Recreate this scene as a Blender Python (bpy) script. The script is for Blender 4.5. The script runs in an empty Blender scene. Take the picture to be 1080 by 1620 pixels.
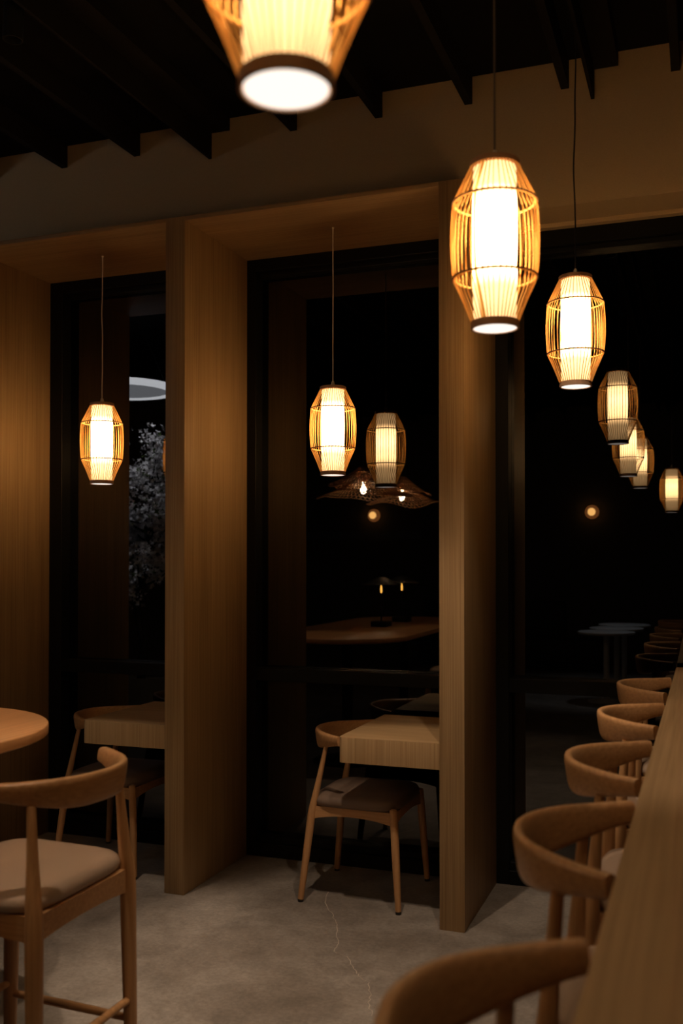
import bpy, bmesh, math, random
from mathutils import Vector, Matrix

random.seed(7)
PI = math.pi
S = bpy.context.scene
COL = S.collection
R = math.radians

# ------------------------------------------------------------------ camera
cam_d = bpy.data.cameras.new('camera')
cam = bpy.data.objects.new('camera', cam_d)
COL.objects.link(cam)
cam_d.sensor_fit = 'VERTICAL'
cam_d.sensor_height = 36.0
cam_d.lens = 1556.7 * 36.0 / 1620.0
cam_d.shift_y = 51.7 / 1620.0
cam.location = (0, 0, 1.53)
cam.rotation_euler = (R(90) + 0.0145, 0, 0.352)
cam_d.clip_end = 200
cam_d.dof.use_dof = True
cam_d.dof.focus_distance = 4.5
cam_d.dof.aperture_fstop = 2.8
S.camera = cam

# ------------------------------------------------------------------ world, exposure
w = bpy.data.worlds.new('night')
S.world = w
w.use_nodes = True
w.node_tree.nodes['Background'].inputs[0].default_value = (0.3, 0.4, 0.6, 1)
w.node_tree.nodes['Background'].inputs[1].default_value = 0.0006
S.view_settings.view_transform = 'Standard'
S.view_settings.look = 'None'
S.view_settings.gamma = 1
S.view_settings.exposure = 0
S.view_settings.use_curve_mapping = False
S.cycles.use_denoising = True
S.cycles.max_bounces = 8
S.cycles.diffuse_bounces = 4
S.cycles.glossy_bounces = 4
S.cycles.transmission_bounces = 4
S.cycles.transparent_max_bounces = 16
S.cycles.sample_clamp_indirect = 40
S.cycles.caustics_reflective = False
S.cycles.caustics_refractive = False

ledge_fill_d = bpy.data.lights.new('ledge_fill', 'SUN')  # added lamp, no moon is seen: lights the ledge outside
ledge_fill_d.energy = 0.35
ledge_fill_d.color = (0.6, 0.8, 1.0)
ledge_fill = bpy.data.objects.new('ledge_fill', ledge_fill_d)
ledge_fill.rotation_euler = (R(48), 0, R(-12))
COL.objects.link(ledge_fill)

# strengths of the lights the room has; spot power also feeds the added lamps
TUBE = 30.0          # lantern paper sleeve
DISC = 1.3           # lantern bottom diffuser
WARM = (1.0, 0.565, 0.225)
SPOT_W = 84.0
SPOT_COL = (1.0, 0.76, 0.54)

# ------------------------------------------------------------------ materials
def new_mat(name):
    m = bpy.data.materials.new(name)
    m.use_nodes = True
    nt = m.node_tree
    b = nt.nodes['Principled BSDF']
    return m, nt, b

def plain(name, col, rough=0.5, metal=0.0, spec=0.5, bump=0.0, bscale=80):
    m, nt, b = new_mat(name)
    b.inputs['Base Color'].default_value = (*col, 1)
    b.inputs['Roughness'].default_value = rough
    b.inputs['Metallic'].default_value = metal
    b.inputs['Specular IOR Level'].default_value = spec
    tc = nt.nodes.new('ShaderNodeTexCoord')
    n = nt.nodes.new('ShaderNodeTexNoise')
    n.inputs['Scale'].default_value = bscale
    n.inputs['Detail'].default_value = 4
    nt.links.new(tc.outputs['Object'], n.inputs['Vector'])
    mx = nt.nodes.new('ShaderNodeMix'); mx.data_type = 'RGBA'
    mx.inputs[6].default_value = (*[c * 0.9 for c in col], 1)
    mx.inputs[7].default_value = (*[min(1, c * 1.1) for c in col], 1)
    nt.links.new(n.outputs['Fac'], mx.inputs[0])
    nt.links.new(mx.outputs[2], b.inputs['Base Color'])
    if bump:
        bp = nt.nodes.new('ShaderNodeBump')
        bp.inputs['Strength'].default_value = bump
        bp.inputs['Distance'].default_value = 0.002
        nt.links.new(n.outputs['Fac'], bp.inputs['Height'])
        nt.links.new(bp.outputs['Normal'], b.inputs['Normal'])
    return m

def wood(name, dark, light, axis='z', rough=0.45, fine=150, coarse=9, contrast=0.55, spec=0.4):
    """straight-grained oak; the grain runs along the given object axis"""
    m, nt, b = new_mat(name)
    tc = nt.nodes.new('ShaderNodeTexCoord')
    def streak(scale, stretch, det, dist=0.0):
        mp = nt.nodes.new('ShaderNodeMapping')
        s = [scale, scale, scale]
        s['xyz'.index(axis)] = scale * stretch
        mp.inputs['Scale'].default_value = s
        nt.links.new(tc.outputs['Object'], mp.inputs['Vector'])
        n = nt.nodes.new('ShaderNodeTexNoise')
        n.inputs['Scale'].default_value = 1.0
        n.inputs['Detail'].default_value = det
        n.inputs['Distortion'].default_value = dist
        nt.links.new(mp.outputs['Vector'], n.inputs['Vector'])
        return n
    a = streak(fine, 0.012, 3)
    c = streak(coarse, 0.10, 4, 0.6)
    mm = nt.nodes.new('ShaderNodeMath'); mm.operation = 'MULTIPLY_ADD'
    mm.inputs[1].default_value = 0.6
    nt.links.new(a.outputs['Fac'], mm.inputs[0])
    m2 = nt.nodes.new('ShaderNodeMath'); m2.operation = 'MULTIPLY'
    m2.inputs[1].default_value = 0.4
    nt.links.new(c.outputs['Fac'], m2.inputs[0])
    nt.links.new(m2.outputs[0], mm.inputs[2])
    rp = nt.nodes.new('ShaderNodeValToRGB')
    rp.color_ramp.elements[0].position = 0.5 - 0.3 * contrast
    rp.color_ramp.elements[1].position = 0.5 + 0.3 * contrast
    rp.color_ramp.elements[0].color = (*dark, 1)
    rp.color_ramp.elements[1].color = (*light, 1)
    nt.links.new(mm.outputs[0], rp.inputs[0])
    nt.links.new(rp.outputs[0], b.inputs['Base Color'])
    b.inputs['Roughness'].default_value = rough
    b.inputs['Specular IOR Level'].default_value = spec
    bp = nt.nodes.new('ShaderNodeBump')
    bp.inputs['Strength'].default_value = 0.15
    bp.inputs['Distance'].default_value = 0.001
    nt.links.new(a.outputs['Fac'], bp.inputs['Height'])
    nt.links.new(bp.outputs['Normal'], b.inputs['Normal'])
    return m

VD, VL = (0.28, 0.172, 0.080), (0.44, 0.290, 0.148)      # veneer
CD, CL = (0.38, 0.19, 0.078), (0.56, 0.31, 0.14)      # oiled chair oak
M = {}
for ax in 'xyz':
    M['veneer_' + ax] = wood('oak_veneer_' + ax, VD, VL, ax, rough=0.5, spec=0.3)
    M['chair_' + ax] = wood('oiled_oak_' + ax, CD, CL, ax, rough=0.36, fine=110, spec=0.45)
M['table'] = wood('communal_table_oak', (0.42, 0.19, 0.07), (0.62, 0.31, 0.13), 'y', rough=0.35, fine=70, coarse=7)
M['plaster'] = plain('warm_grey_plaster', (0.52, 0.39, 0.235), 0.85, bump=0.25, bscale=160, spec=0.2)
M['black_ceiling'] = plain('black_painted_deck', (0.012, 0.011, 0.010), 0.9, spec=0.1)
M['black_beam'] = plain('black_painted_joist', (0.018, 0.015, 0.012), 0.85, spec=0.15)
M['frame'] = plain('black_window_frame', (0.005, 0.005, 0.005), 0.5, spec=0.2)
M['dark_wall'] = plain('dark_brown_wall', (0.15, 0.13, 0.11), 0.85)
M['black_metal'] = plain('black_metal', (0.02, 0.02, 0.02), 0.4, spec=0.4)
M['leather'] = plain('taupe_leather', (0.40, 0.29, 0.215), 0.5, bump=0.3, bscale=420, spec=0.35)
M['leather_shaded'] = plain('shaded_taupe_leather', (0.17, 0.115, 0.085), 0.5, bump=0.3, bscale=420, spec=0.35)  # the table's shade on the bay seats, put into the leather colour
M['pad'] = plain('black_foot_pad', (0.01, 0.01, 0.01), 0.7)
M['rim'] = plain('brown_bamboo_rim', (0.42, 0.25, 0.15), 0.6, bscale=200)
M['hoop'] = plain('twisted_hoop_cord', (0.13, 0.07, 0.04), 0.7, bscale=300)
M['pale_cord'] = plain('pale_flex', (0.85, 0.75, 0.62), 0.5)
M['grey_cord'] = plain('grey_flex', (0.14, 0.12, 0.10), 0.5)
M['dark_cord'] = plain('dark_flex', (0.015, 0.013, 0.012), 0.5)
M['white_plastic'] = plain('white_plastic', (0.75, 0.70, 0.62), 0.4)
M['white_top'] = plain('white_table_laminate', (0.7, 0.7, 0.7), 0.35)
M['bench'] = plain('dark_bench_vinyl', (0.035, 0.022, 0.016), 0.6)
M['bark'] = plain('dark_bark', (0.03, 0.022, 0.018), 0.9, bump=0.6, bscale=60)
M['blossom'] = plain('white_blossom', (0.80, 0.77, 0.79), 0.8, bscale=20)
M['leaf'] = plain('green_leaf', (0.10, 0.16, 0.03), 0.7)
M['planter'] = plain('grey_planter', (0.25, 0.24, 0.22), 0.7)
M['rattan'] = plain('copper_brown_rattan', (0.75, 0.40, 0.20), 0.25, spec=0.6, bscale=120)
M['asphalt'] = plain('asphalt', (0.03, 0.03, 0.03), 0.95)
M['concrete_band'] = plain('pale_facade', (0.5, 0.5, 0.5), 0.9)

def bamboo(name, thin):
    m, nt, b = new_mat(name)
    nt.nodes.remove(b)
    out = nt.nodes['Material Output']
    tc = nt.nodes.new('ShaderNodeTexCoord')
    n = nt.nodes.new('ShaderNodeTexNoise'); n.inputs['Scale'].default_value = 30
    nt.links.new(tc.outputs['Object'], n.inputs['Vector'])
    mx = nt.nodes.new('ShaderNodeMix'); mx.data_type = 'RGBA'
    mx.inputs[6].default_value = (0.78, 0.50, 0.20, 1)
    mx.inputs[7].default_value = (0.90, 0.64, 0.30, 1)
    nt.links.new(n.outputs['Fac'], mx.inputs[0])
    d = nt.nodes.new('ShaderNodeBsdfDiffuse'); t = nt.nodes.new('ShaderNodeBsdfTranslucent')
    nt.links.new(mx.outputs[2], d.inputs[0]); nt.links.new(mx.outputs[2], t.inputs[0])
    ms = nt.nodes.new('ShaderNodeMixShader'); ms.inputs[0].default_value = thin
    nt.links.new(d.outputs[0], ms.inputs[1]); nt.links.new(t.outputs[0], ms.inputs[2])
    nt.links.new(ms.outputs[0], out.inputs[0])
    return m
M['bamboo'] = bamboo('split_bamboo', 0.35)
M['seam'] = bamboo('thin_bamboo_veneer', 0.6)

def emit(name, col, strength):
    m, nt, b = new_mat(name)
    nt.nodes.remove(b)
    e = nt.nodes.new('ShaderNodeEmission')
    e.inputs[0].default_value = (*col, 1); e.inputs[1].default_value = strength
    nt.links.new(e.outputs[0], nt.nodes['Material Output'].inputs[0])
    return m

def lit_paper(name, col, strength):
    """paper sleeve lit from inside by a bulb hanging a little above its middle"""
    m, nt, b = new_mat(name)
    nt.nodes.remove(b)
    tc = nt.nodes.new('ShaderNodeTexCoord')
    sp = nt.nodes.new('ShaderNodeSeparateXYZ')
    nt.links.new(tc.outputs['Object'], sp.inputs[0])
    mr = nt.nodes.new('ShaderNodeMapRange')
    mr.inputs['From Min'].default_value = -0.21; mr.inputs['From Max'].default_value = 0.21
    nt.links.new(sp.outputs['Z'], mr.inputs['Value'])
    rp = nt.nodes.new('ShaderNodeValToRGB')
    cr = rp.color_ramp
    cr.interpolation = 'EASE'
    for el, (p_, v_) in zip([cr.elements[0], cr.elements[1]], ((0.0, 0.06), (1.0, 0.075))):
        el.position = p_; el.color = (v_, v_, v_, 1)
    for p_, v_ in ((0.22, 0.10), (0.42, 0.75), (0.58, 1.0), (0.70, 0.8), (0.83, 0.10)):
        e = cr.elements.new(p_); e.color = (v_, v_, v_, 1)
    nt.links.new(mr.outputs[0], rp.inputs[0])
    ml = nt.nodes.new('ShaderNodeMath'); ml.operation = 'MULTIPLY'; ml.inputs[1].default_value = strength
    nt.links.new(rp.outputs[0], ml.inputs[0])
    em = nt.nodes.new('ShaderNodeEmission'); em.inputs[0].default_value = (*col, 1)
    nt.links.new(ml.outputs[0], em.inputs[1])
    nt.links.new(em.outputs[0], nt.nodes['Material Output'].inputs[0])
    return m
M['paper'] = lit_paper('lit_paper_sleeve', WARM, TUBE)
M['disc'] = emit('lit_bottom_diffuser', (1.0, 0.86, 0.74), DISC)
M['ring_glow'] = emit('cool_white_ring', (0.93, 0.95, 1.0), 4.0)
M['ring_inner'] = emit('dim_diffuser', (0.9, 0.93, 1.0), 0.9)
M['sconce_glow'] = emit('sconce_glow', (1.0, 0.50, 0.14), 9.0)
M['sconce_rim'] = emit('sconce_glass', (1.0, 0.33, 0.08), 1.0)
M['filament'] = emit('amber_filament', (1.0, 0.62, 0.2), 14.0)
M['bulb'] = emit('bare_bulb', (1.0, 0.72, 0.42), 150.0)
M['lens'] = emit('spotlight_lens', (1.0, 0.8, 0.6), 4.0)

def glass():
    m, nt, b = new_mat('dark_night_glass')
    nt.nodes.remove(b)
    out = nt.nodes['Material Output']
    tr = nt.nodes.new('ShaderNodeBsdfTransparent'); tr.inputs[0].default_value = (0.07, 0.075, 0.08, 1)
    gl = nt.nodes.new('ShaderNodeBsdfGlossy'); gl.inputs['Roughness'].default_value = 0.0
    gl.inputs[0].default_value = (1, 1, 1, 1)
    fr = nt.nodes.new('ShaderNodeFresnel'); fr.inputs['IOR'].default_value = 1.9
    geo = nt.nodes.new('ShaderNodeNewGeometry')
    inv = nt.nodes.new('ShaderNodeMath'); inv.operation = 'SUBTRACT'; inv.inputs[0].default_value = 1.0
    nt.links.new(geo.outputs['Backfacing'], inv.inputs[1])
    mu = nt.nodes.new('ShaderNodeMath'); mu.operation = 'MULTIPLY'
    nt.links.new(fr.outputs[0], mu.inputs[0]); nt.links.new(inv.outputs[0], mu.inputs[1])
    ms = nt.nodes.new('ShaderNodeMixShader')
    nt.links.new(mu.outputs[0], ms.inputs[0]); nt.links.new(tr.outputs[0], ms.inputs[1]); nt.links.new(gl.outputs[0], ms.inputs[2])
    nt.links.new(ms.outputs[0], out.inputs[0])
    return m
M['glass'] = glass()

def clear_glass():
    m, nt, b = new_mat('amber_lamp_glass')
    nt.nodes.remove(b)
    tr = nt.nodes.new('ShaderNodeBsdfTransparent'); tr.inputs[0].default_value = (1.0, 0.85, 0.6, 1)
    gl = nt.nodes.new('ShaderNodeBsdfGlossy'); gl.inputs['Roughness'].default_value = 0.05
    ms = nt.nodes.new('ShaderNodeMixShader'); ms.inputs[0].default_value = 0.1
    nt.links.new(tr.outputs[0], ms.inputs[1]); nt.links.new(gl.outputs[0], ms.inputs[2])
    nt.links.new(ms.outputs[0], nt.nodes['Material Output'].inputs[0])
    return m
M['amber_glass'] = clear_glass()

def concrete():
    m, nt, b = new_mat('polished_concrete')
    tc = nt.nodes.new('ShaderNodeTexCoord')
    def nz(scale, det, rough=0.55, dist=0):
        n = nt.nodes.new('ShaderNodeTexNoise')
        n.inputs['Scale'].default_value = scale; n.inputs['Detail'].default_value = det
        n.inputs['Roughness'].default_value = rough; n.inputs['Distortion'].default_value = dist
        nt.links.new(tc.outputs['Object'], n.inputs['Vector'])
        return n
    a = nz(2.2, 7, 0.62, 0.6); f = nz(55, 5, 0.7); c = nz(9, 5, 0.6, 0.3)
    r1 = nt.nodes.new('ShaderNodeValToRGB')
    r1.color_ramp.elements[0].position = 0.33; r1.color_ramp.elements[0].color = (0.185, 0.155, 0.132, 1)
    r1.color_ramp.elements[1].position = 0.68; r1.color_ramp.elements[1].color = (0.305, 0.270, 0.240, 1)
    nt.links.new(a.outputs['Fac'], r1.inputs[0])
    m1 = nt.nodes.new('ShaderNodeMix'); m1.data_type = 'RGBA'; m1.blend_type = 'OVERLAY'; m1.inputs[0].default_value = 0.55
    nt.links.new(r1.outputs[0], m1.inputs[6]); nt.links.new(c.outputs['Color'], m1.inputs[7])
    bw = nt.nodes.new('ShaderNodeMapRange')
    bw.inputs['From Min'].default_value = 0.3; bw.inputs['From Max'].default_value = 0.7
    bw.inputs['To Min'].default_value = 0.78; bw.inputs['To Max'].default_value = 1.2
    nt.links.new(f.outputs['Fac'], bw.inputs['Value'])
    cb = nt.nodes.new('ShaderNodeMapRange')
    cb.inputs['From Min'].default_value = 0.3; cb.inputs['From Max'].default_value = 0.7
    cb.inputs['To Min'].default_value = 0.8; cb.inputs['To Max'].default_value = 1.15
    nt.links.new(c.outputs['Fac'], cb.inputs['Value'])
    mm = nt.nodes.new('ShaderNodeMath'); mm.operation = 'MULTIPLY'
    nt.links.new(bw.outputs[0], mm.inputs[0]); nt.links.new(cb.outputs[0], mm.inputs[1])
    sc = nt.nodes.new('ShaderNodeVectorMath'); sc.operation = 'SCALE'
    nt.links.new(r1.outputs[0], sc.inputs[0]); nt.links.new(mm.outputs[0], sc.inputs['Scale'])
    nt.links.new(sc.outputs[0], b.inputs['Base Color'])
    b.inputs['Roughness'].default_value = 0.5
    b.inputs['Specular IOR Level'].default_value = 0.35
    nt.nodes.remove(m1)
    return m
M['concrete'] = concrete()
M['crack'] = plain('pale_crack_filler', (0.50, 0.42, 0.35), 0.8, bscale=40)

# ------------------------------------------------------------------ helpers
def link(name, bm, mat, parent=None, smooth=False, loc=None):
    me = bpy.data.meshes.new(name)
    bmesh.ops.recalc_face_normals(bm, faces=bm.faces)
    bm.to_mesh(me); bm.free()
    me.materials.append(mat)
    if smooth:
        for p in me.polygons: p.use_smooth = True
    o = bpy.data.objects.new(name, me)
    COL.objects.link(o)
    if parent is not None: o.parent = parent
    if loc: o.location = loc
    return o

def auto(o, ang=35):
    """smooth shading with sharp edges above an angle"""
    me = o.data
    bm = bmesh.new(); bm.from_mesh(me)
    for e in bm.edges:
        e.smooth = not (len(e.link_faces) == 2 and e.calc_face_angle(0) > R(ang))
    for f in bm.faces: f.smooth = True
    bm.to_mesh(me); bm.free()
    return o

def thing(name, label, cat, loc=(0, 0, 0), rz=0, group=None):
    o = bpy.data.objects.new(name, None)
    COL.objects.link(o)
    o.location = loc; o.rotation_euler = (0, 0, rz)
    o.empty_display_size = 0.1
    o['label'] = label; o['category'] = cat
    if group: o['group'] = group
    return o

def tag(o, label, cat, group=None, kind=None):
    o['label'] = label; o['category'] = cat
    if group: o['group'] = group
    if kind: o['kind'] = kind
    return o

def struct(o, label=None):
    o['kind'] = 'structure'
    if label: o['label'] = label
    return o

def box(bm, x0, x1, y0, y1, z0, z1, bevel=0.0, seg=2):
    vs = [bm.verts.new((x, y, z)) for x in (x0, x1) for y in (y0, y1) for z in (z0, z1)]
    fs = [(0, 1, 3, 2), (4, 6, 7, 5), (0, 4, 5, 1), (2, 3, 7, 6), (0, 2, 6, 4), (1, 5, 7, 3)]
    faces = [bm.faces.new([vs[i] for i in f]) for f in fs]
    if bevel:
        es = list({e for f in faces for e in f.edges})
        bmesh.ops.bevel(bm, geom=es, offset=bevel, segments=seg, profile=0.5, affect='EDGES')
    return bm

def boxobj(name, mat, dims, parent=None, bevel=0.0, loc=None):
    bm = bmesh.new(); box(bm, *dims, bevel=bevel)
    o = link(name, bm, mat, parent, loc=loc)
    return auto(o) if bevel else o

def lathe(bm, prof, seg=32, cx=0, cy=0, closed=False):
    rings = []
    for r, z in prof:
        if r < 1e-6: rings.append([bm.verts.new((cx, cy, z))])
        else: rings.append([bm.verts.new((cx + r * math.cos(2 * PI * k / seg), cy + r * math.sin(2 * PI * k / seg), z)) for k in range(seg)])
    prs = list(zip(rings, rings[1:]))
    if closed: prs.append((rings[-1], rings[0]))
    for a, b in prs:
        for k in range(seg):
            k2 = (k + 1) % seg
            if len(a) == 1 and len(b) == 1: continue
            if len(a) == 1: bm.faces.new((a[0], b[k], b[k2]))
            elif len(b) == 1: bm.faces.new((a[k], b[0], a[k2]))
            else: bm.faces.new((a[k], b[k], b[k2], a[k2]))
    return bm

def tube(bm, pts, rad, seg=8, cap=True, closed=False):
    """round tube along points; rad a number or one per point"""
    pts = [Vector(p) for p in pts]
    n = len(pts)
    if not hasattr(rad, '__len__'): rad = [rad] * n
    rings = []
    up = None
    for i, p in enumerate(pts):
        if closed: t = pts[(i + 1) % n] - pts[i - 1]
        else: t = pts[min(i + 1, n - 1)] - pts[max(i - 1, 0)]
        t.normalize()
        if up is None:
            up = Vector((0, 0, 1)) if abs(t.z) < 0.9 else Vector((1, 0, 0))
        a = t.cross(up).normalized(); b = a.cross(t).normalized(); up = b
        rings.append([bm.verts.new(p + rad[i] * (a * math.cos(2 * PI * k / seg) + b * math.sin(2 * PI * k / seg))) for k in range(seg)])
    pairs = list(zip(rings, rings[1:]))
    if closed: pairs.append((rings[-1], rings[0]))
    for a, b in pairs:
        for k in range(seg):
            bm.faces.new((a[k], a[(k + 1) % seg], b[(k + 1) % seg], b[k]))
    if cap and not closed:
        bm.faces.new(rings[0][::-1]); bm.faces.new(rings[-1])
    return bm

def spline(pts, n):
    """Catmull-Rom through points (tuples of any length)"""
    P = [pts[0]] + list(pts) + [pts[-1]]
    out = []
    segs = len(pts) - 1
    for i in range(n):
        t = i / (n - 1) * segs
        k = min(int(t), segs - 1); u = t - k
        p0, p1, p2, p3 = P[k], P[k + 1], P[k + 2], P[k + 3]
        out.append(tuple(0.5 * (2 * b + (c - a) * u + (2 * a - 5 * b + 4 * c - d) * u * u + (-a + 3 * b - 3 * c + d) * u ** 3)
                         for a, b, c, d in zip(p0, p1, p2, p3)))
    return out

def kids(o): return [c for c in bpy.data.objects if c.parent == o]
def dup(root, loc, label, rz=None, group=None):
    r = root.copy(); COL.objects.link(r)
    r.location = loc
    if rz is not None: r.rotation_euler = (0, 0, rz)
    r['label'] = label
    if group: r['group'] = group
    for ch in kids(root):
        c = ch.copy(); COL.objects.link(c); c.parent = r
        for g in kids(ch):
            d = g.copy(); COL.objects.link(d); d.parent = c
    return r

# ------------------------------------------------------------------ fitted plan of the place
YF = 3.9725        # front of the oak fins
YW = 4.38          # plaster wall above
YH = 4.593         # window head
YG = 4.63          # face of the window frames
YP = 4.71          # glass
T = 3.085          # underside of header
ZC = 3.725         # ceiling deck
P0R, P1L, P1R, P2L, P2R = -3.45, -2.324, -2.224, -1.028, -0.922
XL, XR, YB = -7.0, 3.2, -5.0

# ------------------------------------------------------------------ structure
fl = struct(boxobj('floor', M['concrete'], (XL, XR, YB, YG + 0.12, -0.1, 0)), 'polished grey-brown concrete floor')
# a pale crack wandering over the concrete
crk = [(-1.62, 4.25), (-1.585, 4.11), (-1.50, 3.98), (-1.44, 3.86), (-1.375, 3.70), (-1.36, 3.62), (-1.30, 3.585),
       (-1.235, 3.50), (-1.20, 3.44), (-1.15, 3.40), (-1.115, 3.33), (-1.09, 3.24), (-1.05, 3.15)]
bm = bmesh.new()
prev = None
cp = spline(crk, 60)
for i, p in enumerate(cp):
    q = Vector((p[0] + random.uniform(-0.006, 0.006), p[1] + random.uniform(-0.006, 0.006), 0.0004))
    wd = 0.0008 + 0.0010 * random.random()
    a = bm.verts.new(q + Vector((-wd, 0, 0))); b = bm.verts.new(q + Vector((wd, 0, 0)))
    if prev: bm.faces.new((prev[0], prev[1], b, a))
    prev = (a, b)
link('crack', bm, M['crack'], fl)

struct(boxobj('ceiling', M['black_ceiling'], (XL, XR, YB, 5.0, ZC, ZC + 0.12)), 'black painted ceiling deck')
struct(boxobj('wall_left', M['dark_wall'], (XL - 0.12, XL, YB, 5.0, 0, ZC)))
struct(boxobj('wall_right', M['dark_wall'], (XR, XR + 0.12, YB, 5.0, 0, ZC)))
struct(boxobj('wall_back', M['dark_wall'], (XL, XR, YB - 0.12, YB, 0, ZC)))
bm = bmesh.new()
box(bm, P2R, XR, YW, YH, T, ZC)
box(bm, XL, P2R, YW, YH, T + 0.02, ZC)
box(bm, P2R, XR, YH, 5.0, T - 0.02, ZC)
box(bm, XL, P2R, YH, 5.0, T + 0.02, ZC)
struct(link('wall_front', bm, M['plaster']), 'warm grey plaster wall above the windows')
struct(boxobj('wall_side_pier', M['plaster'], (XL, -3.56, YW, 5.0, 0, T - 0.02)))

# joists run back from the window wall
JX = [(-3.16, 3.61), (-2.715, 3.61), (-1.839, 3.61), (-1.404, 3.605), (-0.975, 3.60), (-0.543, 3.60), (-0.083, 3.60),
      (0.36, 3.60), (-3.60, 3.61), (-4.05, 3.61)]
for x, z in JX:
    o = boxobj('ceiling_joist', M['black_beam'], (x - 0.035, x, YB, YW, z, ZC))
    struct(o, 'thin black joist under the ceiling'); o['group'] = 'black ceiling joists'
for x in (-2.302, -0.435):
    bm = bmesh.new()
    box(bm, x - 0.014, x, YB, YW, 3.535, ZC)
    box(bm, x, x + 0.101, YB, YW, 3.664, ZC)
    o = link('ceiling_beam', bm, M['black_beam'])
    struct(o, 'deep black beam with a side flange under the ceiling'); o['group'] = 'deep black ceiling beams'

# windows
def window(n, x0, x1, label, fl_=0.05, fr_=0.05, rail=(0.902, 0.967), mull=()):
    win = struct(thing('window_%d' % n, label, 'window'))
    del win['category']
    bm = bmesh.new()
    top = T - 0.02 if n == 3 else T + 0.015
    box(bm, x0, x0 + fl_, YG, YG + 0.14, 0, top)
    box(bm, x1 - fr_, x1, YG, YG + 0.14, 0, top)
    box(bm, x0 + fl_, x1 - fr_, YG, YG + 0.14, top - 0.075, top)
    box(bm, x0 + fl_, x1 - fr_, YG + 0.03, YG + 0.14, top - 0.10, top - 0.075)
    box(bm, x0 + fl_, x1 - fr_, YG, YG + 0.14, 0, 0.066)
    box(bm, x0 + fl_, x1 - fr_, YG + 0.025, YG + 0.14, 0.066, 0.10)
    box(bm, x0 + fl_, x1 - fr_, YG, YG + 0.14, rail[0], rail[1])
    for m_ in mull: box(bm, m_ - 0.03, m_ + 0.03, YG, YG + 0.14, 0.1, top - 0.075)
    bmesh.ops.bevel(bm, geom=list(bm.edges), offset=0.002, segments=1, affect='EDGES')
    link('window_frame', bm, M['frame'], win)
    edges = [x0 + fl_] + [v for m_ in mull for v in (m_ - 0.03, m_ + 0.03)] + [x1 - fr_]
    for k in range(0, len(edges), 2):
        for z0, z1 in ((rail[1], top - 0.10), (0.10, rail[0])):
            bm = bmesh.new(); box(bm, edges[k] - 0.005, edges[k + 1] + 0.005, YP, YP + 0.008, z0 - 0.005, z1 + 0.005)
            link('pane', bm, M['glass'], win)
    return win
window(1, P0R - 0.05, P1L + 0.05, 'tall black-framed window in the left oak bay', fl_=0.13, fr_=0.06)
window(2, P1R - 0.05, P2L + 0.05, 'tall black-framed window in the middle oak bay', fl_=0.10, fr_=0.06)
window(3, P2R - 0.04, XR, 'wide black-framed window beside the counter', fl_=0.10, mull=(0.95,))

# ------------------------------------------------------------------ oak fins and headers
FB = YG            # fins run back to the window frames
for x0, x1, lab in ((P0R - 0.105, P0R, 'oak partition at the left end of the window bays'),
                    (P1L, P1R, 'oak partition between the two window bays'),
                    (P2L, P2R, 'oak partition nearest the counter, at the right end of the bays')):
    o = boxobj('oak_partition', M['veneer_z'], (x0, x1, YF, FB, 0, T + 0.02), bevel=0.0015)
    tag(o, lab, 'partition', 'oak partitions')
for x0, x1, lab in ((P0R, P1L, 'oak header board spanning the top of the left window bay'),
                    (P1R, P2L, 'oak header board spanning the top of the middle window bay')):
    o = boxobj('header_board', M['veneer_x'], (x0, x1, YF, FB, T, T + 0.02), bevel=0.001)
    tag(o, lab, 'header board', 'oak header boards')

# ------------------------------------------------------------------ bay tables
def bay_table(x0, x1, label):
    o = thing('bay_table', label, 'table', (0, 0, 0), 0, 'fixed oak bay tables')
    bm = bmesh.new()
    z0, z1, r = 0.657, 0.766, 0.022
    pts = [(x1, YF), (x1, YG - 0.004), (x0, YG - 0.004)]
    for k in range(7):
        a = PI + k / 6 * PI / 2
        pts.append((x0 + r + r * math.cos(a), YF + r + r * math.sin(a)))
    bot = [bm.verts.new((x, y, z0)) for x, y in pts]; top = [bm.verts.new((x, y, z1)) for x, y in pts]
    bm.faces.new(bot[::-1]); ft = bm.faces.new(top)
    for k in range(len(pts)):
        k2 = (k + 1) % len(pts)
        bm.faces.new((bot[k], bot[k2], top[k2], top[k]))
    me_edges = [e for e in ft.edges]
    bmesh.ops.bevel(bm, geom=me_edges, offset=0.0015, segments=1, affect='EDGES')
    edge = [f for f in bm.faces]
    t = link('tabletop', bm, M['veneer_x'], o)
    # end-grain run of the edge veneer is vertical
    t.data.materials.append(M['veneer_z'])
    for p in t.data.polygons:
        if abs(p.normal.z) < 0.3: p.material_index = 1
    auto(t, 30)
    return o
bay_table(P1L - 0.445, P1L, 'thick oak table fixed to the partition in the left bay')
bay_table(P2L - 0.446, P2L, 'thick oak table fixed to the partition in the middle bay')

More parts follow.
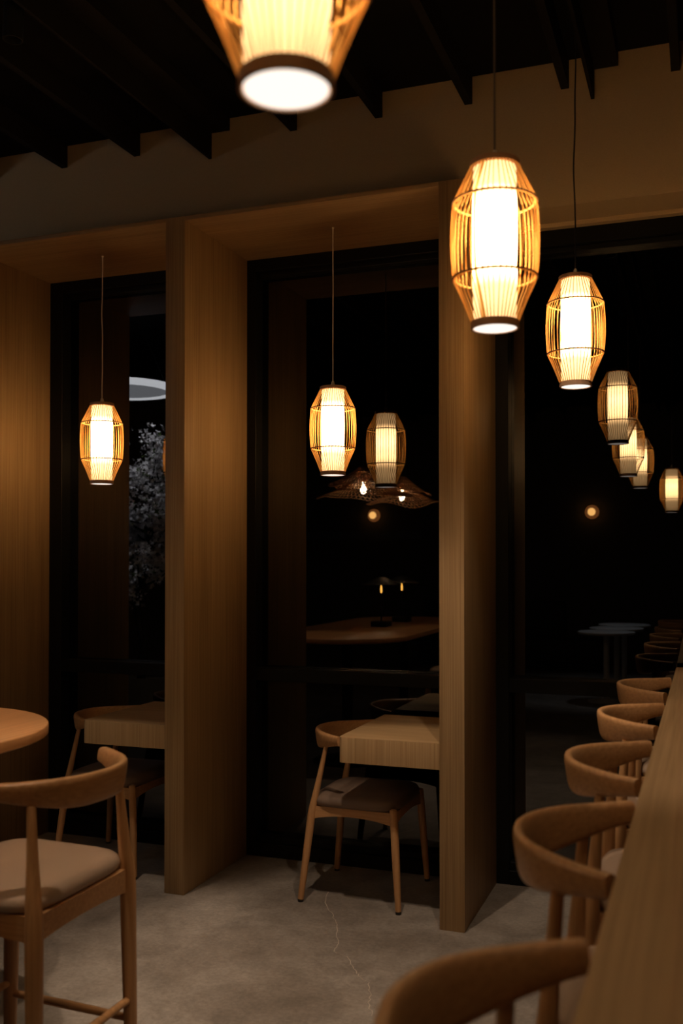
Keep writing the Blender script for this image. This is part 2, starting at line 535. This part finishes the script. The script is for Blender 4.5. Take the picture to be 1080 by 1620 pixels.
# ------------------------------------------------------------------ chairs and stools
def rail_mesh(ztop, dx=0.0, end=(-0.025, 0.236), nose=-0.232, hn=0.086, he=0.042, width=0.25):
    """horseshoe back rail, facing +X: tall band at the back, slimmer arms"""
    # centre line in plan: (x, y, height, thickness, lean)
    half = [(-0.034, 0.250, he, 0.030), (-0.058, 0.235, he + 0.004, 0.031), (-0.090, 0.212, he + 0.012, 0.032), (-0.130, 0.179, he + 0.025, 0.031),
            (-0.170, 0.136, hn - 0.006, 0.028), (-0.199, 0.087, hn, 0.025), (-0.212, 0.040, hn, 0.024), (-0.216, 0.0, hn, 0.024)]
    half = [(x + dx, *q_) for x, *q_ in half]
    full = half + [(x, -y, h, t) for x, y, h, t in half[-2::-1]]
    P = spline(full, 53)
    bm = bmesh.new()
    rings = []
    n = len(P)
    for i, (x, y, h, t) in enumerate(P):
        a = Vector(P[max(i - 1, 0)][:2]); b = Vector(P[min(i + 1, n - 1)][:2])
        d = (b - a).normalized()
        nrm = Vector((d.y, -d.x))                  # outward or inward, symmetric section
        cx, cy = x, y
        out = Vector((cx - dx + 0.05, cy)); out = out.normalized() if out.length > 1e-5 else nrm
        if nrm.dot(out) < 0: nrm = -nrm
        lean = 0.010 * (h / hn)
        ring = []
        sec = 16
        back = max(0.0, (-x + dx - 0.10) / 0.13)
        zt = ztop + 0.006 * back
        for k in range(sec):
            an = 2 * PI * k / sec
            c, s = math.cos(an), math.sin(an)
            px = math.copysign(abs(c) ** 0.55, c) * t / 2
            pz = math.copysign(abs(s) ** 0.55, s) * h / 2
            off = px + lean * (pz / (h / 2)) * 0.6
            ring.append(bm.verts.new((cx + nrm.x * off, cy + nrm.y * off, zt - h / 2 + pz)))
        rings.append(ring)
    for a, b in zip(rings, rings[1:]):
        for k in range(16):
            bm.faces.new((a[k], a[(k + 1) % 16], b[(k + 1) % 16], b[k]))
    bm.faces.new(rings[0][::-1]); bm.faces.new(rings[-1])
    return bm

def cushion_mesh(zf, th=0.058):
    """upholstered seat: squarish, domed, tucked edge"""
    bm = bmesh.new()
    rows = []
    prof = [(0.0, 0.0), (0.955, 0.0), (0.985, 0.10), (1.0, 0.28), (0.998, 0.42), (0.982, 0.58), (0.95, 0.72), (0.89, 0.83), (0.78, 0.91), (0.55, 0.965), (0.25, 0.99), (0.0, 1.0)]
    seg = 56
    for s, z in prof:
        if s == 0: rows.append([bm.verts.new((0.005, 0, zf + z * th))]); continue
        row = []
        for k in range(seg):
            a = 2 * PI * k / seg
            c, q = math.cos(a), math.sin(a)
            e = 0.38
            x = math.copysign(abs(c) ** e, c); y = math.copysign(abs(q) ** e, q)
            hw = 0.222 + 0.018 * (x * 0.5 + 0.5)
            row.append(bm.verts.new((0.005 + 0.205 * s * x + (0.012 if x > 0 else 0) * s * (1 - y * y), hw * s * y, zf + z * th - 0.010 * (1 - s) * (1 if z > .5 else 0))))
        rows.append(row)
    for a, b in zip(rows, rows[1:]):
        for k in range(seg):
            k2 = (k + 1) % seg
            if len(a) == 1: bm.faces.new((a[0], b[k], b[k2]))
            elif len(b) == 1: bm.faces.new((a[k], b[0], a[k2]))
            else: bm.faces.new((a[k], a[k2], b[k2], b[k]))
    return bm

def apron(bm, p, q, zt, hend, hmid, th=0.022):
    p, q = Vector(p), Vector(q)
    d = (q - p).normalized(); nn = Vector((-d.y, d.x)) * th / 2
    N = 12; rows = []
    for i in range(N + 1):
        u = i / N
        c = p.lerp(q, u)
        h = hmid + (hend - hmid) * abs(2 * u - 1) ** 2.2
        rows.append([bm.verts.new((c.x + s * nn.x, c.y + s * nn.y, z)) for s, z in ((-1, zt), (1, zt), (1, zt - h), (-1, zt - h))])
    for a, b in zip(rows, rows[1:]):
        for k in range(4): bm.faces.new((a[k], a[(k + 1) % 4], b[(k + 1) % 4], b[k]))
    bm.faces.new(rows[0][::-1]); bm.faces.new(rows[-1])

def make_seat(name, label, cat, zf, ztop, stool, group=None):
    """zf: top of the seat frame; ztop: top of the back rail. Faces +X."""
    t = thing(name, label, cat, group=group)
    auto(link('back_rail', rail_mesh(ztop, -0.046 if stool else 0.0), M['chair_y'], t), 60)
    link('seat_cushion', cushion_mesh(zf + 0.002), M['leather'] if stool else M['leather_shaded'], t, smooth=True)
    fx, fy = 0.195, 0.208
    bx, by = (-0.190, 0.198) if stool else (-0.182, 0.196)
    bm = bmesh.new()
    he, hm = (0.068, 0.056) if stool else (0.058, 0.036)
    apron(bm, (bx, by), (fx, fy), zf, he, hm); apron(bm, (bx, -by), (fx, -fy), zf, he, hm)
    apron(bm, (fx, -fy), (fx, fy), zf, he, hm); apron(bm, (bx, -by), (bx, by), zf, he, hm)
    link('seat_frame', bm, M['chair_x'], t)
    k_ = 1.25 if stool else 1.0
    for s in (-1, 1):
        foot = Vector((-0.205 if stool else -0.228, (0.212 if stool else 0.232) * s, 0.012)); sp = Vector((bx - 0.004, (by + 0.006) * s, zf - 0.03)); tp = Vector((-0.172 if stool else -0.126, (0.188 if stool else 0.182) * s, ztop - 0.060))
        pts = [foot, foot.lerp(sp, 0.35), foot.lerp(sp, 0.75), sp, sp.lerp(tp, 0.3), sp.lerp(tp, 0.65), tp]
        if stool: rad = [0.0145, 0.0185, 0.0215, 0.0225, 0.0185, 0.0135, 0.0115]
        else: rad = [0.0135, 0.0160, 0.0178, 0.0178, 0.0150, 0.0118, 0.0095]
        bm = bmesh.new()
        sm = spline([(*p, r_) for p, r_ in zip(pts, rad)], 22)
        tube(bm, [q[:3] for q in sm], [q[3] for q in sm], 16)
        lg = auto(link('leg', bm, M['chair_z'], t), 50)
        bm = bmesh.new(); lathe(bm, [(0, 0), (0.0125, 0), (0.0125, 0.013), (0, 0.013)], 14, foot.x, foot.y)
        link('foot_pad', bm, M['pad'], lg)
        foot = Vector((0.228, 0.236 * s, 0.012)); tp = Vector((fx + 0.004, (fy + 0.004) * s, zf + 0.012))
        pts = [foot, foot.lerp(tp, 0.4), foot.lerp(tp, 0.8), tp]
        rad = [0.0135 * k_ * 0.95, 0.0165 * k_, 0.0182 * k_, 0.0168 * k_]
        sm = spline([(*p, r_) for p, r_ in zip(pts, rad)], 16)
        bm = bmesh.new(); tube(bm, [q[:3] for q in sm] + [tuple(tp + Vector((0, 0, 0.004)))], [q[3] for q in sm] + [0.010], 16)
        lg = auto(link('leg', bm, M['chair_z'], t), 50)
        bm = bmesh.new(); lathe(bm, [(0, 0), (0.0125, 0), (0.0125, 0.013), (0, 0.013)], 14, foot.x, foot.y)
        link('foot_pad', bm, M['pad'], lg)
    if stool:
        def at(fr, s, z):
            if fr:
                u = z / (zf + 0.012); return Vector((0.228 + (fx - 0.224) * u, s * (0.236 + (fy - 0.232) * u), z))
            u = z / (zf - 0.03); return Vector((-0.205 + (bx + 0.201) * u, s * (0.212 + (by - 0.206) * u), z))
        for a, b in ((at(0, -1, 0.265), at(1, -1, 0.265)), (at(0, 1, 0.265), at(1, 1, 0.265)), (at(1, -1, 0.30), at(1, 1, 0.30)), (at(0, -1, 0.322), at(0, 1, 0.322))):
            bm = bmesh.new()
            tube(bm, [a, a.lerp(b, 0.5), b], [0.0105, 0.0125, 0.0105], 12)
            auto(link('stretcher', bm, M['chair_x'], t), 60)
    return t

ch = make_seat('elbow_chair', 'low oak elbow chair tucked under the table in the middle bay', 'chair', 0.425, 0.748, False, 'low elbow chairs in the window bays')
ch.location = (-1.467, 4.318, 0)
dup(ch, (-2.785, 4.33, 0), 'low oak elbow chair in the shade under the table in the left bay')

st = make_seat('bar_stool', 'nearest, blurred bar stool at the counter, cut off by the bottom edge of the photo', 'bar stool', 0.700, 1.030, True, 'bar stools along the counter')
st.location = (-0.068, 1.08, 0)
for y, lab in ((1.87, 'bar stool at the counter just beyond the nearest blurred one'),
               (2.59, 'middle one of the five bar stools at the counter'),
               (3.35, 'second bar stool from the window at the counter'),
               (4.13, 'farthest bar stool at the counter, right by the window')):
    dup(st, (-0.060 if y < 3 else -0.054, y, 0), lab)
ls = dup(st, (-1.700, 2.172, 0), 'oak bar stool with taupe seat drawn up to the communal table', rz=PI, group='bar stools at the communal table')
ls.scale = (1, 1, 0.962)

# ------------------------------------------------------------------ counter
bm = bmesh.new()
pts = [(-0.140, -1.6), (0.66, -1.6), (0.66, 4.615), (-0.1145, 4.615)]
b_ = [bm.verts.new((x, y, 1.0)) for x, y in pts]; t_ = [bm.verts.new((x, y, 1.05)) for x, y in pts]
bm.faces.new(b_[::-1]); bm.faces.new(t_)
for k in range(4): bm.faces.new((b_[k], b_[(k + 1) % 4], t_[(k + 1) % 4], t_[k]))
bmesh.ops.bevel(bm, geom=list(bm.edges), offset=0.002, segments=2, affect='EDGES')
ct = auto(link('countertop', bm, M['veneer_y']))
tag(ct, 'long oak countertop running up to the window beside the bar stools', 'countertop')
cb = thing('counter_base', 'oak panelled base under the long oak countertop', 'counter')
boxobj('front_panel', M['veneer_z'], (0.34, 0.37, -1.5, 4.6, 0.08, 1.0), cb)
boxobj('plinth', M['black_metal'], (0.37, 0.56, -1.5, 4.6, 0, 0.08), cb)
boxobj('back_panel', M['veneer_z'], (0.60, 0.63, -1.5, 4.6, 0, 1.0), cb)

# ------------------------------------------------------------------ communal table with its stadium-shaped top
tb = thing('communal_table', 'round-ended orange oak table at the left edge of the photo', 'table', (-2.54, 1.62, 0))
bm = bmesh.new()
HW, HL = 0.535, 1.42
def stad(inset, z):
    out = []
    r = HW - inset
    for k in range(64):
        a = 2 * PI * k / 64
        c, s = math.cos(a), math.sin(a)
        yy = math.copysign(abs(s) ** 0.95, s) * (HW * 1.0 - inset) + math.copysign(HL - HW, s if abs(s) > 1e-6 else 1)
        out.append(bm.verts.new((c * r, yy, z)))
    return out
zt = 0.972
rows = [stad(0.006, zt - 0.036), stad(0.0, zt - 0.032), stad(0.0, zt - 0.004), stad(0.004, zt)]
for a, b in zip(rows, rows[1:]):
    for k in range(64): bm.faces.new((a[k], a[(k + 1) % 64], b[(k + 1) % 64], b[k]))
bm.faces.new(rows[0][::-1]); bm.faces.new(rows[-1])
auto(link('tabletop', bm, M['table'], tb), 50)
for y in (-0.75, 0.75):
    bm = bmesh.new(); lathe(bm, [(0, 0), (0.26, 0), (0.26, 0.012), (0.05, 0.03), (0.04, 0.05), (0.04, 0.92), (0.09, 0.936), (0, 0.936)], 32, 0, y)
    auto(link('pedestal', bm, M['black_metal'], tb), 40)

# ------------------------------------------------------------------ bamboo lanterns
LR = 0.1087
def cage_profile():
    base = [(0.0585, 0.196), (0.0760, 0.160), (0.0920, 0.127), (0.1025, 0.103), (0.1068, 0.06), (0.1084, 0.01), (0.1068, -0.04),
            (0.1025, -0.084), (0.0905, -0.113), (0.0745, -0.150), (0.0570, -0.196)]
    return spline(base, 24)
def make_lantern(name, label, cord_mat, cord_top, seam, group, wav=0.0, seed=1):
    rnd = random.Random(seed)
    t = thing(name, label, 'pendant lamp', group=group)
    prof = cage_profile()
    bm = bmesh.new()
    N = 45
    for k in range(N):
        a = 2 * PI * (k + rnd.uniform(-0.12, 0.12)) / N
        wd = 0.0010 * rnd.uniform(0.85, 1.15)
        rad = Vector((math.cos(a), math.sin(a), 0)); tan = Vector((-math.sin(a), math.cos(a), 0))
        rows = []
        for r, z in prof:
            c = rad * r + Vector((0, 0, z))
            rows.append([bm.verts.new(c + tan * (sx * wd) + rad * (sy * 0.0009)) for sx, sy in ((-1, -1), (1, -1), (1, 1), (-1, 1))])
        for p, q in zip(rows, rows[1:]):
            for j in range(4): bm.faces.new((p[j], p[(j + 1) % 4], q[(j + 1) % 4], q[j]))
        bm.faces.new(rows[0][::-1]); bm.faces.new(rows[-1])
    link('slat_cage', bm, M['bamboo'], t)
    for z, r in ((0.103, 0.1042), (-0.084, 0.1042)):
        bm = bmesh.new()
        pts = []
        for k in range(120):
            a = 2 * PI * k / 120
            q = r + 0.0007 * math.cos(a * 45)
            pts.append((q * math.cos(a), q * math.sin(a), z + 0.0007 * math.sin(a * 45)))
        tube(bm, pts, 0.0023, 6, closed=True)
        link('hoop', bm, M['hoop'], t, smooth=True)
        bm = bmesh.new()
        tube(bm, [((r - 0.0045) * math.cos(2 * PI * k / 64), (r - 0.0045) * math.sin(2 * PI * k / 64), z) for k in range(64)], 0.0026, 6, closed=True)
        link('inner_hoop', bm, M['bamboo'], t, smooth=True)
    bm = bmesh.new()
    lathe(bm, [(0.0, 0.206), (0.058, 0.206), (0.0612, 0.204), (0.0612, 0.192), (0.058, 0.190), (0.0, 0.190)], 48)
    auto(link('top_cap', bm, M['rim'], t), 40)
    bm = bmesh.new()
    lathe(bm, [(0.0585, -0.191), (0.0595, -0.209), (0.0545, -0.2095), (0.0530, -0.191)], 48, closed=True)
    auto(link('bottom_rim', bm, M['rim'], t), 40)
    bm = bmesh.new()
    lathe(bm, [(0.0520, 0.189), (0.0545, 0.10), (0.0545, -0.10), (0.0520, -0.189)], 48)
    link('paper_sleeve', bm, M['paper'], t, smooth=True)
    if seam:
        # the overlap where the cage was closed: two slats side by side on a broad strip
        bm = bmesh.new()
        for a in seam:
            rad = Vector((math.cos(a), math.sin(a), 0)); tan = Vector((-math.sin(a), math.cos(a), 0))
            rows = []
            for r, z in prof:
                c = rad * (r - 0.003) + Vector((0, 0, z))
                wv = 0.0025 + 0.0035 * (abs(z) / 0.2) ** 1.5
                rows.append([bm.verts.new(c + tan * (sx * wv)) for sx in (-1, 1)])
            for p, q in zip(rows, rows[1:]): bm.faces.new((p[0], p[1], q[1], q[0]))
        link('seam_strip', bm, M['seam'], t)
    bm = bmesh.new(); lathe(bm, [(0, -0.204), (0.0525, -0.204), (0.0525, -0.2075), (0, -0.2085)], 48)
    link('diffuser', bm, M['disc'], t, smooth=True)
    bm = bmesh.new(); lathe(bm, [(0, 0.206), (0.0095, 0.206), (0.0095, 0.216), (0.0065, 0.228), (0.0035, 0.234), (0, 0.234)], 20)
    auto(link('cord_grip', bm, M['white_plastic'], t), 40)
    bm = bmesh.new()
    pts = []
    n = 60
    for i in range(n + 1):
        u = i / n
        z = 0.230 + (cord_top - 0.230) * u
        env = math.sin(PI * u)
        pts.append((wav * env * (math.sin(u * 9 + seed) + 0.4 * math.sin(u * 23 + 2 * seed)), wav * 0.5 * env * math.cos(u * 8), z))
    tube(bm, pts, 0.0028, 8)
    link('cord', bm, cord_mat, t, smooth=True)
    bm = bmesh.new(); lathe(bm, [(0, cord_top - 0.006), (0.005, cord_top - 0.006), (0.006, cord_top), (0, cord_top)], 20)
    auto(link('ceiling_hook', bm, cord_mat, t), 40)
    return t
gB, gC = 'bamboo lanterns hanging in the window bays', 'bamboo lanterns hanging over the counter'
def hang(label, x, y, z, top, cm, seam, group, wav, seed, rz=0):
    t = make_lantern('bamboo_lantern', label, cm, top - z, seam, group, wav, seed)
    t.location = (x, y, z); t.rotation_euler = (0, 0, rz)
    return t
ts = math.atan2(-2.4, 0.4)
hang('bamboo lantern hanging over the table in the middle window bay', -1.622, 4.30, 2.130, T, M['pale_cord'], None, gB, 0.0006, 3)
hang('bamboo lantern hanging over the table in the left window bay', -2.886, 4.30, 2.122, T, M['pale_cord'], None, gB, 0.003, 5)
hang('large blurred bamboo lantern cut off by the top of the photo', -0.476, 1.10, 2.312, ZC, M['grey_cord'], None, gC, 0.0, 6)
hang('tall bamboo lantern in front of the oak partition, on a grey cord', -0.4786, 2.40, 2.306, ZC, M['grey_cord'], (-1.85,), gC, 0.0, 7)
hang('bamboo lantern over the counter nearest the window, on a kinked black cord', -0.443, 3.74, 2.381, ZC, M['dark_cord'], None, gC, 0.004, 8)
hang('bamboo lantern seen only as the smallest reflection in the right window', -0.27, -0.20, 2.17, ZC, M['grey_cord'], None, gC, 0.0, 9)

# ------------------------------------------------------------------ ceiling spotlights (above the picture), some added as fill
def spot(x, y, tx, ty, tz, watts, size, blend, rad, lab, col=SPOT_COL):
    t = thing('ceiling_spotlight', lab, 'spotlight', (x, y, 3.5), group='black ceiling spotlights')
    d = (Vector((tx, ty, tz)) - Vector((x, y, 3.5))).normalized()
    q = d.to_track_quat('-Z', 'Y').to_matrix().to_4x4()
    bm = bmesh.new(); lathe(bm, [(0, 0.13), (0.038, 0.13), (0.038, 0.0), (0.034, 0.0), (0.034, 0.11), (0, 0.11)], 24)
    bmesh.ops.transform(bm, matrix=q, verts=bm.verts)
    auto(link('housing', bm, M['black_metal'], t), 40)
    bm = bmesh.new(); tube(bm, [(0, 0, 0.05), (0, 0, ZC - 3.5)], 0.008, 8)
    link('stem', bm, M['black_metal'], t)
    ld = bpy.data.lights.new('spotlight_beam', 'SPOT')
    ld.energy = watts; ld.color = col; ld.spot_size = R(size); ld.spot_blend = blend; ld.shadow_soft_size = rad
    lo = bpy.data.objects.new('spotlight_beam', ld)
    COL.objects.link(lo); lo.parent = t
    lo.rotation_euler = d.to_track_quat('-Z', 'Y').to_euler()
    lo.location = d * 0.005
    return t
spot(-1.17, 2.95, -1.02, 3.42, 0, SPOT_W * 1.3, 44, 0.35, 0.02, 'black ceiling spotlight over the aisle in front of the middle bay')
spot(-2.45, 3.05, -2.62, 3.10, 0, SPOT_W * 1.3, 40, 0.4, 0.02, 'black ceiling spotlight over the round end of the communal table')
spot(-0.55, 2.85, -0.45, 3.35, 0, SPOT_W * 0.8, 62, 0.4, 0.02, 'black ceiling spotlight over the middle bar stool')
spot(-1.45, 1.75, -1.45, 2.15, 0, SPOT_W * 1.0, 52, 0.5, 0.02, 'black ceiling spotlight over the bar stool at the communal table')
spot(0.20, 1.35, 0.0, 1.75, 1.05, SPOT_W * 0.22, 60, 0.5, 0.03, 'added black fill spotlight brightening the near end of the countertop')  # extra lamp, not a known fixture: lifts the dark counter
spot(-0.90, -1.90, -0.92, -2.2, 0.7, SPOT_W * 1.0, 60, 0.5, 0.03, 'added black fill spotlight brightening the white pedestal tables', (0.9, 0.95, 1.0))  # added cool lamp so the white tables show in the glass
spot(-5.00, 1.60, -5.02, 1.35, 1.9, SPOT_W * 1.2, 50, 0.5, 0.03, 'added black fill spotlight brightening the blossom tree', (0.95, 0.97, 1.0))  # added neutral lamp, brightens the tree for its reflection

# ------------------------------------------------------------------ things reflected in the glass
def whirl(x, y, z, r, label, seed):
    rnd = random.Random(seed)
    t = thing('woven_pendant', label, 'pendant lamp', (x, y, z), rnd.uniform(0, 6), 'wavy woven pendants over the communal table')
    def surf(a, u, lev):
        rr = r * (0.14 + 0.86 * u) * (1 + 0.05 * math.sin(2 * a + lev) + 0.03 * math.sin(3 * a))
        zz = 0.10 * (1 - u) ** 1.5 - 0.05 * u + 0.018 * u * math.sin(3 * a + 1.3 + lev * 2) + 0.010 * u * math.sin(5 * a) + lev * 0.085
        return Vector((rr * math.cos(a), rr * math.sin(a), zz))
    for lev in (0, 1):
        bm = bmesh.new()
        sc_ = 1.0 - 0.22 * lev
        for k in range(110):
            a0 = 2 * PI * k / 110
            pts = [surf(a0 + 0.35 * u * (1 if k % 2 else -1), u, lev) * Vector((sc_, sc_, 1)).length / Vector((1, 1, 1)).length if False else
                   Vector((surf(a0 + 0.35 * u * (1 if k % 2 else -1), u, lev).x * sc_, surf(a0 + 0.35 * u * (1 if k % 2 else -1), u, lev).y * sc_, surf(a0 + 0.35 * u * (1 if k % 2 else -1), u, lev).z)) for u in [i / 9 for i in range(10)]]
            tube(bm, pts, 0.0030, 4, cap=False)
        for u in (0.0, 0.3, 0.55, 0.8, 1.0):
            pts = [Vector((surf(2 * PI * k / 72, u, lev).x * sc_, surf(2 * PI * k / 72, u, lev).y * sc_, surf(2 * PI * k / 72, u, lev).z)) for k in range(72)]
            tube(bm, pts, 0.003, 5, closed=True)
        link('woven_shade', bm, M['rattan'], t)
    bm = bmesh.new(); lathe(bm, [(0, -0.03), (0.016, -0.026), (0.026, -0.005), (0.024, 0.02), (0.012, 0.045), (0.012, 0.07), (0, 0.07)], 20)
    link('bulb', bm, M['bulb'], t, smooth=True)
    bm = bmesh.new(); tube(bm, [(0, 0, 0.07), (0, 0, ZC - z)], 0.003, 6)
    link('cord', bm, M['dark_cord'], t)
    return t
whirl(-2.60, 1.82, 2.09, 0.38, 'wavy woven pendant over the communal table, its bulb bright in the reflection', 3)
whirl(-2.53, 0.96, 2.08, 0.34, 'wavy woven pendant behind the first one in the reflection', 5)

def table_lamp(x, y, label):
    t = thing('table_lamp', label, 'table lamp', (x, y, 0.972), 0, 'small table lamps on the communal table')
    boxobj('base', M['black_metal'], (-0.07, 0.07, -0.07, 0.07, 0, 0.045), t, bevel=0.004)
    bm = bmesh.new(); tube(bm, [(0, 0, 0.045), (0, 0, 0.27)], 0.006, 10); link('stem', bm, M['black_metal'], t)
    bm = bmesh.new(); lathe(bm, [(0.032, 0.27), (0.030, 0.30), (0.018, 0.355), (0.017, 0.355), (0.028, 0.30), (0.030, 0.27)], 24)
    link('glass_chimney', bm, M['amber_glass'], t, smooth=True)
    bm = bmesh.new(); lathe(bm, [(0, 0.275), (0.008, 0.28), (0.009, 0.315), (0.004, 0.345), (0, 0.35)], 16)
    link('filament', bm, M['filament'], t, smooth=True)
    bm = bmesh.new(); lathe(bm, [(0.16, 0.345), (0.155, 0.350), (0.04, 0.405), (0, 0.412), (0, 0.408), (0.04, 0.398), (0.152, 0.345)], 40)
    auto(link('lamp_shade', bm, M['black_metal'], t), 50)
    return t
table_lamp(-2.50, 1.66, 'black table lamp, the left of the pair reflected in the middle window')
table_lamp(-2.52, 1.00, 'black table lamp, the right of the pair reflected in the middle window')

for x, lab in ((-4.76, 'round amber wall sconce reflected in the middle window'), (-1.485, 'round amber wall sconce reflected in the right window')):
    t = thing('wall_sconce', lab, 'wall lamp', (x, YB, 2.2), 0, 'round amber wall sconces')
    bm = bmesh.new(); lathe(bm, [(0, 0), (0.10, 0), (0.10, 0.02), (0.085, 0.03), (0, 0.03)], 32)
    bmesh.ops.rotate(bm, verts=bm.verts, matrix=Matrix.Rotation(-PI / 2, 3, 'X')); link('backplate', bm, M['sconce_rim'], t, smooth=True)
    bm = bmesh.new(); bmesh.ops.create_uvsphere(bm, u_segments=20, v_segments=12, radius=0.055)
    bmesh.ops.translate(bm, verts=bm.verts, vec=(0, 0.075, 0)); link('globe', bm, M['sconce_glow'], t, smooth=True)

t = thing('ring_pendant', 'flat round white pendant light reflected in the left window', 'pendant lamp', (-4.74, 2.05, 2.985))
bm = bmesh.new()
lathe(bm, [(0.40, 0.0), (0.46, 0.0), (0.46, 0.05), (0.40, 0.05)], 72, closed=True); auto(link('light_ring', bm, M['ring_glow'], t), 40)
bm = bmesh.new(); lathe(bm, [(0, 0.012), (0.40, 0.012), (0.40, 0.020), (0, 0.020)], 72); link('diffuser', bm, M['ring_inner'], t)
for k in range(3):
    a = 2 * PI * k / 3
    bm = bmesh.new(); tube(bm, [(0.43 * math.cos(a), 0.43 * math.sin(a), 0.045), (0.1 * math.cos(a), 0.1 * math.sin(a), ZC - 2.985)], 0.002, 6)
    link('cord', bm, M['dark_cord'], t)

# blossom tree in a planter
t = thing('blossom_tree', 'white blossom tree in a planter reflected in the left window', 'tree', (-5.05, 1.25, 0))
bm = bmesh.new(); lathe(bm, [(0, 0), (0.24, 0), (0.30, 0.42), (0.27, 0.42), (0.25, 0.36), (0, 0.36)], 32)
auto(link('planter', bm, M['planter'], t), 40)
bm = bmesh.new()
trunk = spline([(0, 0, 0.30, 0.045), (0.05, 0.02, 0.7, 0.038), (-0.04, 0.0, 1.1, 0.032), (0.10, 0.03, 1.5, 0.026), (0.06, 0, 1.9, 0.018), (0.12, 0.02, 2.3, 0.008)], 24)
tube(bm, [p[:3] for p in trunk], [p[3] for p in trunk], 10)
tips = []
rnd = random.Random(11)
for k in range(38):
    z0 = rnd.uniform(1.1, 2.25); i = min(int((z0 - 0.3) / 2.0 * 23), 22)
    s = Vector(trunk[i][:3]); a = rnd.uniform(0, 2 * PI); L = rnd.uniform(0.25, 0.62) * (1.15 - 0.3 * (z0 - 1.1))
    e = s + Vector((math.cos(a) * L, math.sin(a) * L, rnd.uniform(0.08, 0.5)))
    mid = s.lerp(e, 0.5) + Vector((0, 0, -0.05))
    tube(bm, [s, mid, e], [0.012, 0.008, 0.003], 6)
    tips += [s.lerp(e, v) + Vector((rnd.gauss(0, .04), rnd.gauss(0, .04), rnd.gauss(0, .04))) for v in (0.45, 0.65, 0.85, 1.0)]
link('trunk', bm, M['bark'], t, smooth=True)
bm = bmesh.new(); bl = bmesh.new()
for p in tips:
    for q in range(48):
        c = p + Vector((rnd.gauss(0, .06), rnd.gauss(0, .06), rnd.gauss(0, .055)))
        d = Vector((rnd.gauss(0, 1), rnd.gauss(0, 1), rnd.gauss(0, 1))).normalized(); e = d.orthogonal().normalized()
        f = d.cross(e); s = rnd.uniform(0.018, 0.034)
        tgt = bl if rnd.random() < 0.06 else bm
        v = [tgt.verts.new(c + e * (s * ux) + f * (s * uy) + d * (s * 0.3 * uz)) for ux, uy, uz in ((1, 0, 1), (0.3, 0.3, 0), (0, 1, 1), (-0.3, 0.3, 0), (-1, 0, 1), (-0.3, -0.3, 0), (0, -1, 1), (0.3, -0.3, 0))]
        tgt.faces.new(v)
b1 = link('blossoms', bm, M['blossom'], t); b1['kind'] = 'stuff'
b1 = link('leaves', bl, M['leaf'], t); b1['kind'] = 'stuff'

# white pedestal tables and the bench far behind
for x, y, lab in ((-0.98, -1.50, 'white round pedestal table, nearest of the three in the right window reflection'),
                  (-0.925, -2.12, 'white round pedestal table, middle of the three in the right window reflection'),
                  (-0.885, -2.76, 'white round pedestal table, farthest of the three in the right window reflection')):
    t = thing('pedestal_table', lab, 'table', (x, y, 0), 0, 'white pedestal tables')
    bm = bmesh.new(); lathe(bm, [(0, 0.725), (0.29, 0.725), (0.30, 0.735), (0.30, 0.748), (0.295, 0.75), (0, 0.75)], 40)
    auto(link('tabletop', bm, M['white_top'], t), 40)
    bm = bmesh.new(); lathe(bm, [(0, 0), (0.20, 0), (0.20, 0.01), (0.04, 0.03), (0.03, 0.05), (0.03, 0.70), (0.10, 0.724), (0, 0.724)], 32)
    auto(link('pedestal', bm, M['white_top'], t), 40)
t = thing('booth_bench', 'dark upholstered bench against the back wall, reflected in the right window', 'bench', (-2.9, -4.6, 0))
boxobj('seat', M['bench'], (-1.0, 1.62, -0.30, 0.30, 0.10, 0.42), t, bevel=0.02)
boxobj('backrest', M['bench'], (-1.0, 1.05, -0.36, -0.24, 0.40, 0.92), t, bevel=0.02)
boxobj('plinth', M['black_metal'], (-0.96, 1.58, -0.28, 0.24, 0, 0.10), t)

# floor socket and plug beside the right partition
t = thing('floor_outlet', 'small metal outlet box with a plug low by the window behind the partition', 'outlet', (-1.105, 4.575, 0))
boxobj('socket_box', M['black_metal'], (-0.03, 0.05, 0.0, 0.04, 0.0, 0.12), t, bevel=0.003)
bm = bmesh.new(); lathe(bm, [(0, 0), (0.022, 0), (0.022, 0.02), (0.015, 0.028), (0, 0.028)], 24)
bmesh.ops.rotate(bm, verts=bm.verts, matrix=Matrix.Rotation(PI / 2, 3, 'X')); bmesh.ops.translate(bm, verts=bm.verts, vec=(0.022, 0.0, 0.05))
auto(link('plug', bm, plain('worn_plug', (0.35, 0.25, 0.2), 0.5), t), 40)
boxobj('switch_plate', M['white_plastic'], (-0.006, 0.02, -0.003, 0.001, 0.092, 0.108), t)

# ------------------------------------------------------------------ outside the windows
struct(boxobj('ground', M['asphalt'], (-40, 40, YG + 0.14, 60, -0.25, -0.15)))
o = boxobj('neighbour_facade', M['asphalt'], (-30, 3.0, 20.4, 24, -0.15, 1.95))
tag(o, 'black building across the street, seen through the glass', 'building')
tag(boxobj('concrete_ledge', M['concrete_band'], (-30, -5.55, 20.0, 20.6, 1.95, 2.13)), 'faint grey ledge on the building across the street', 'ledge')
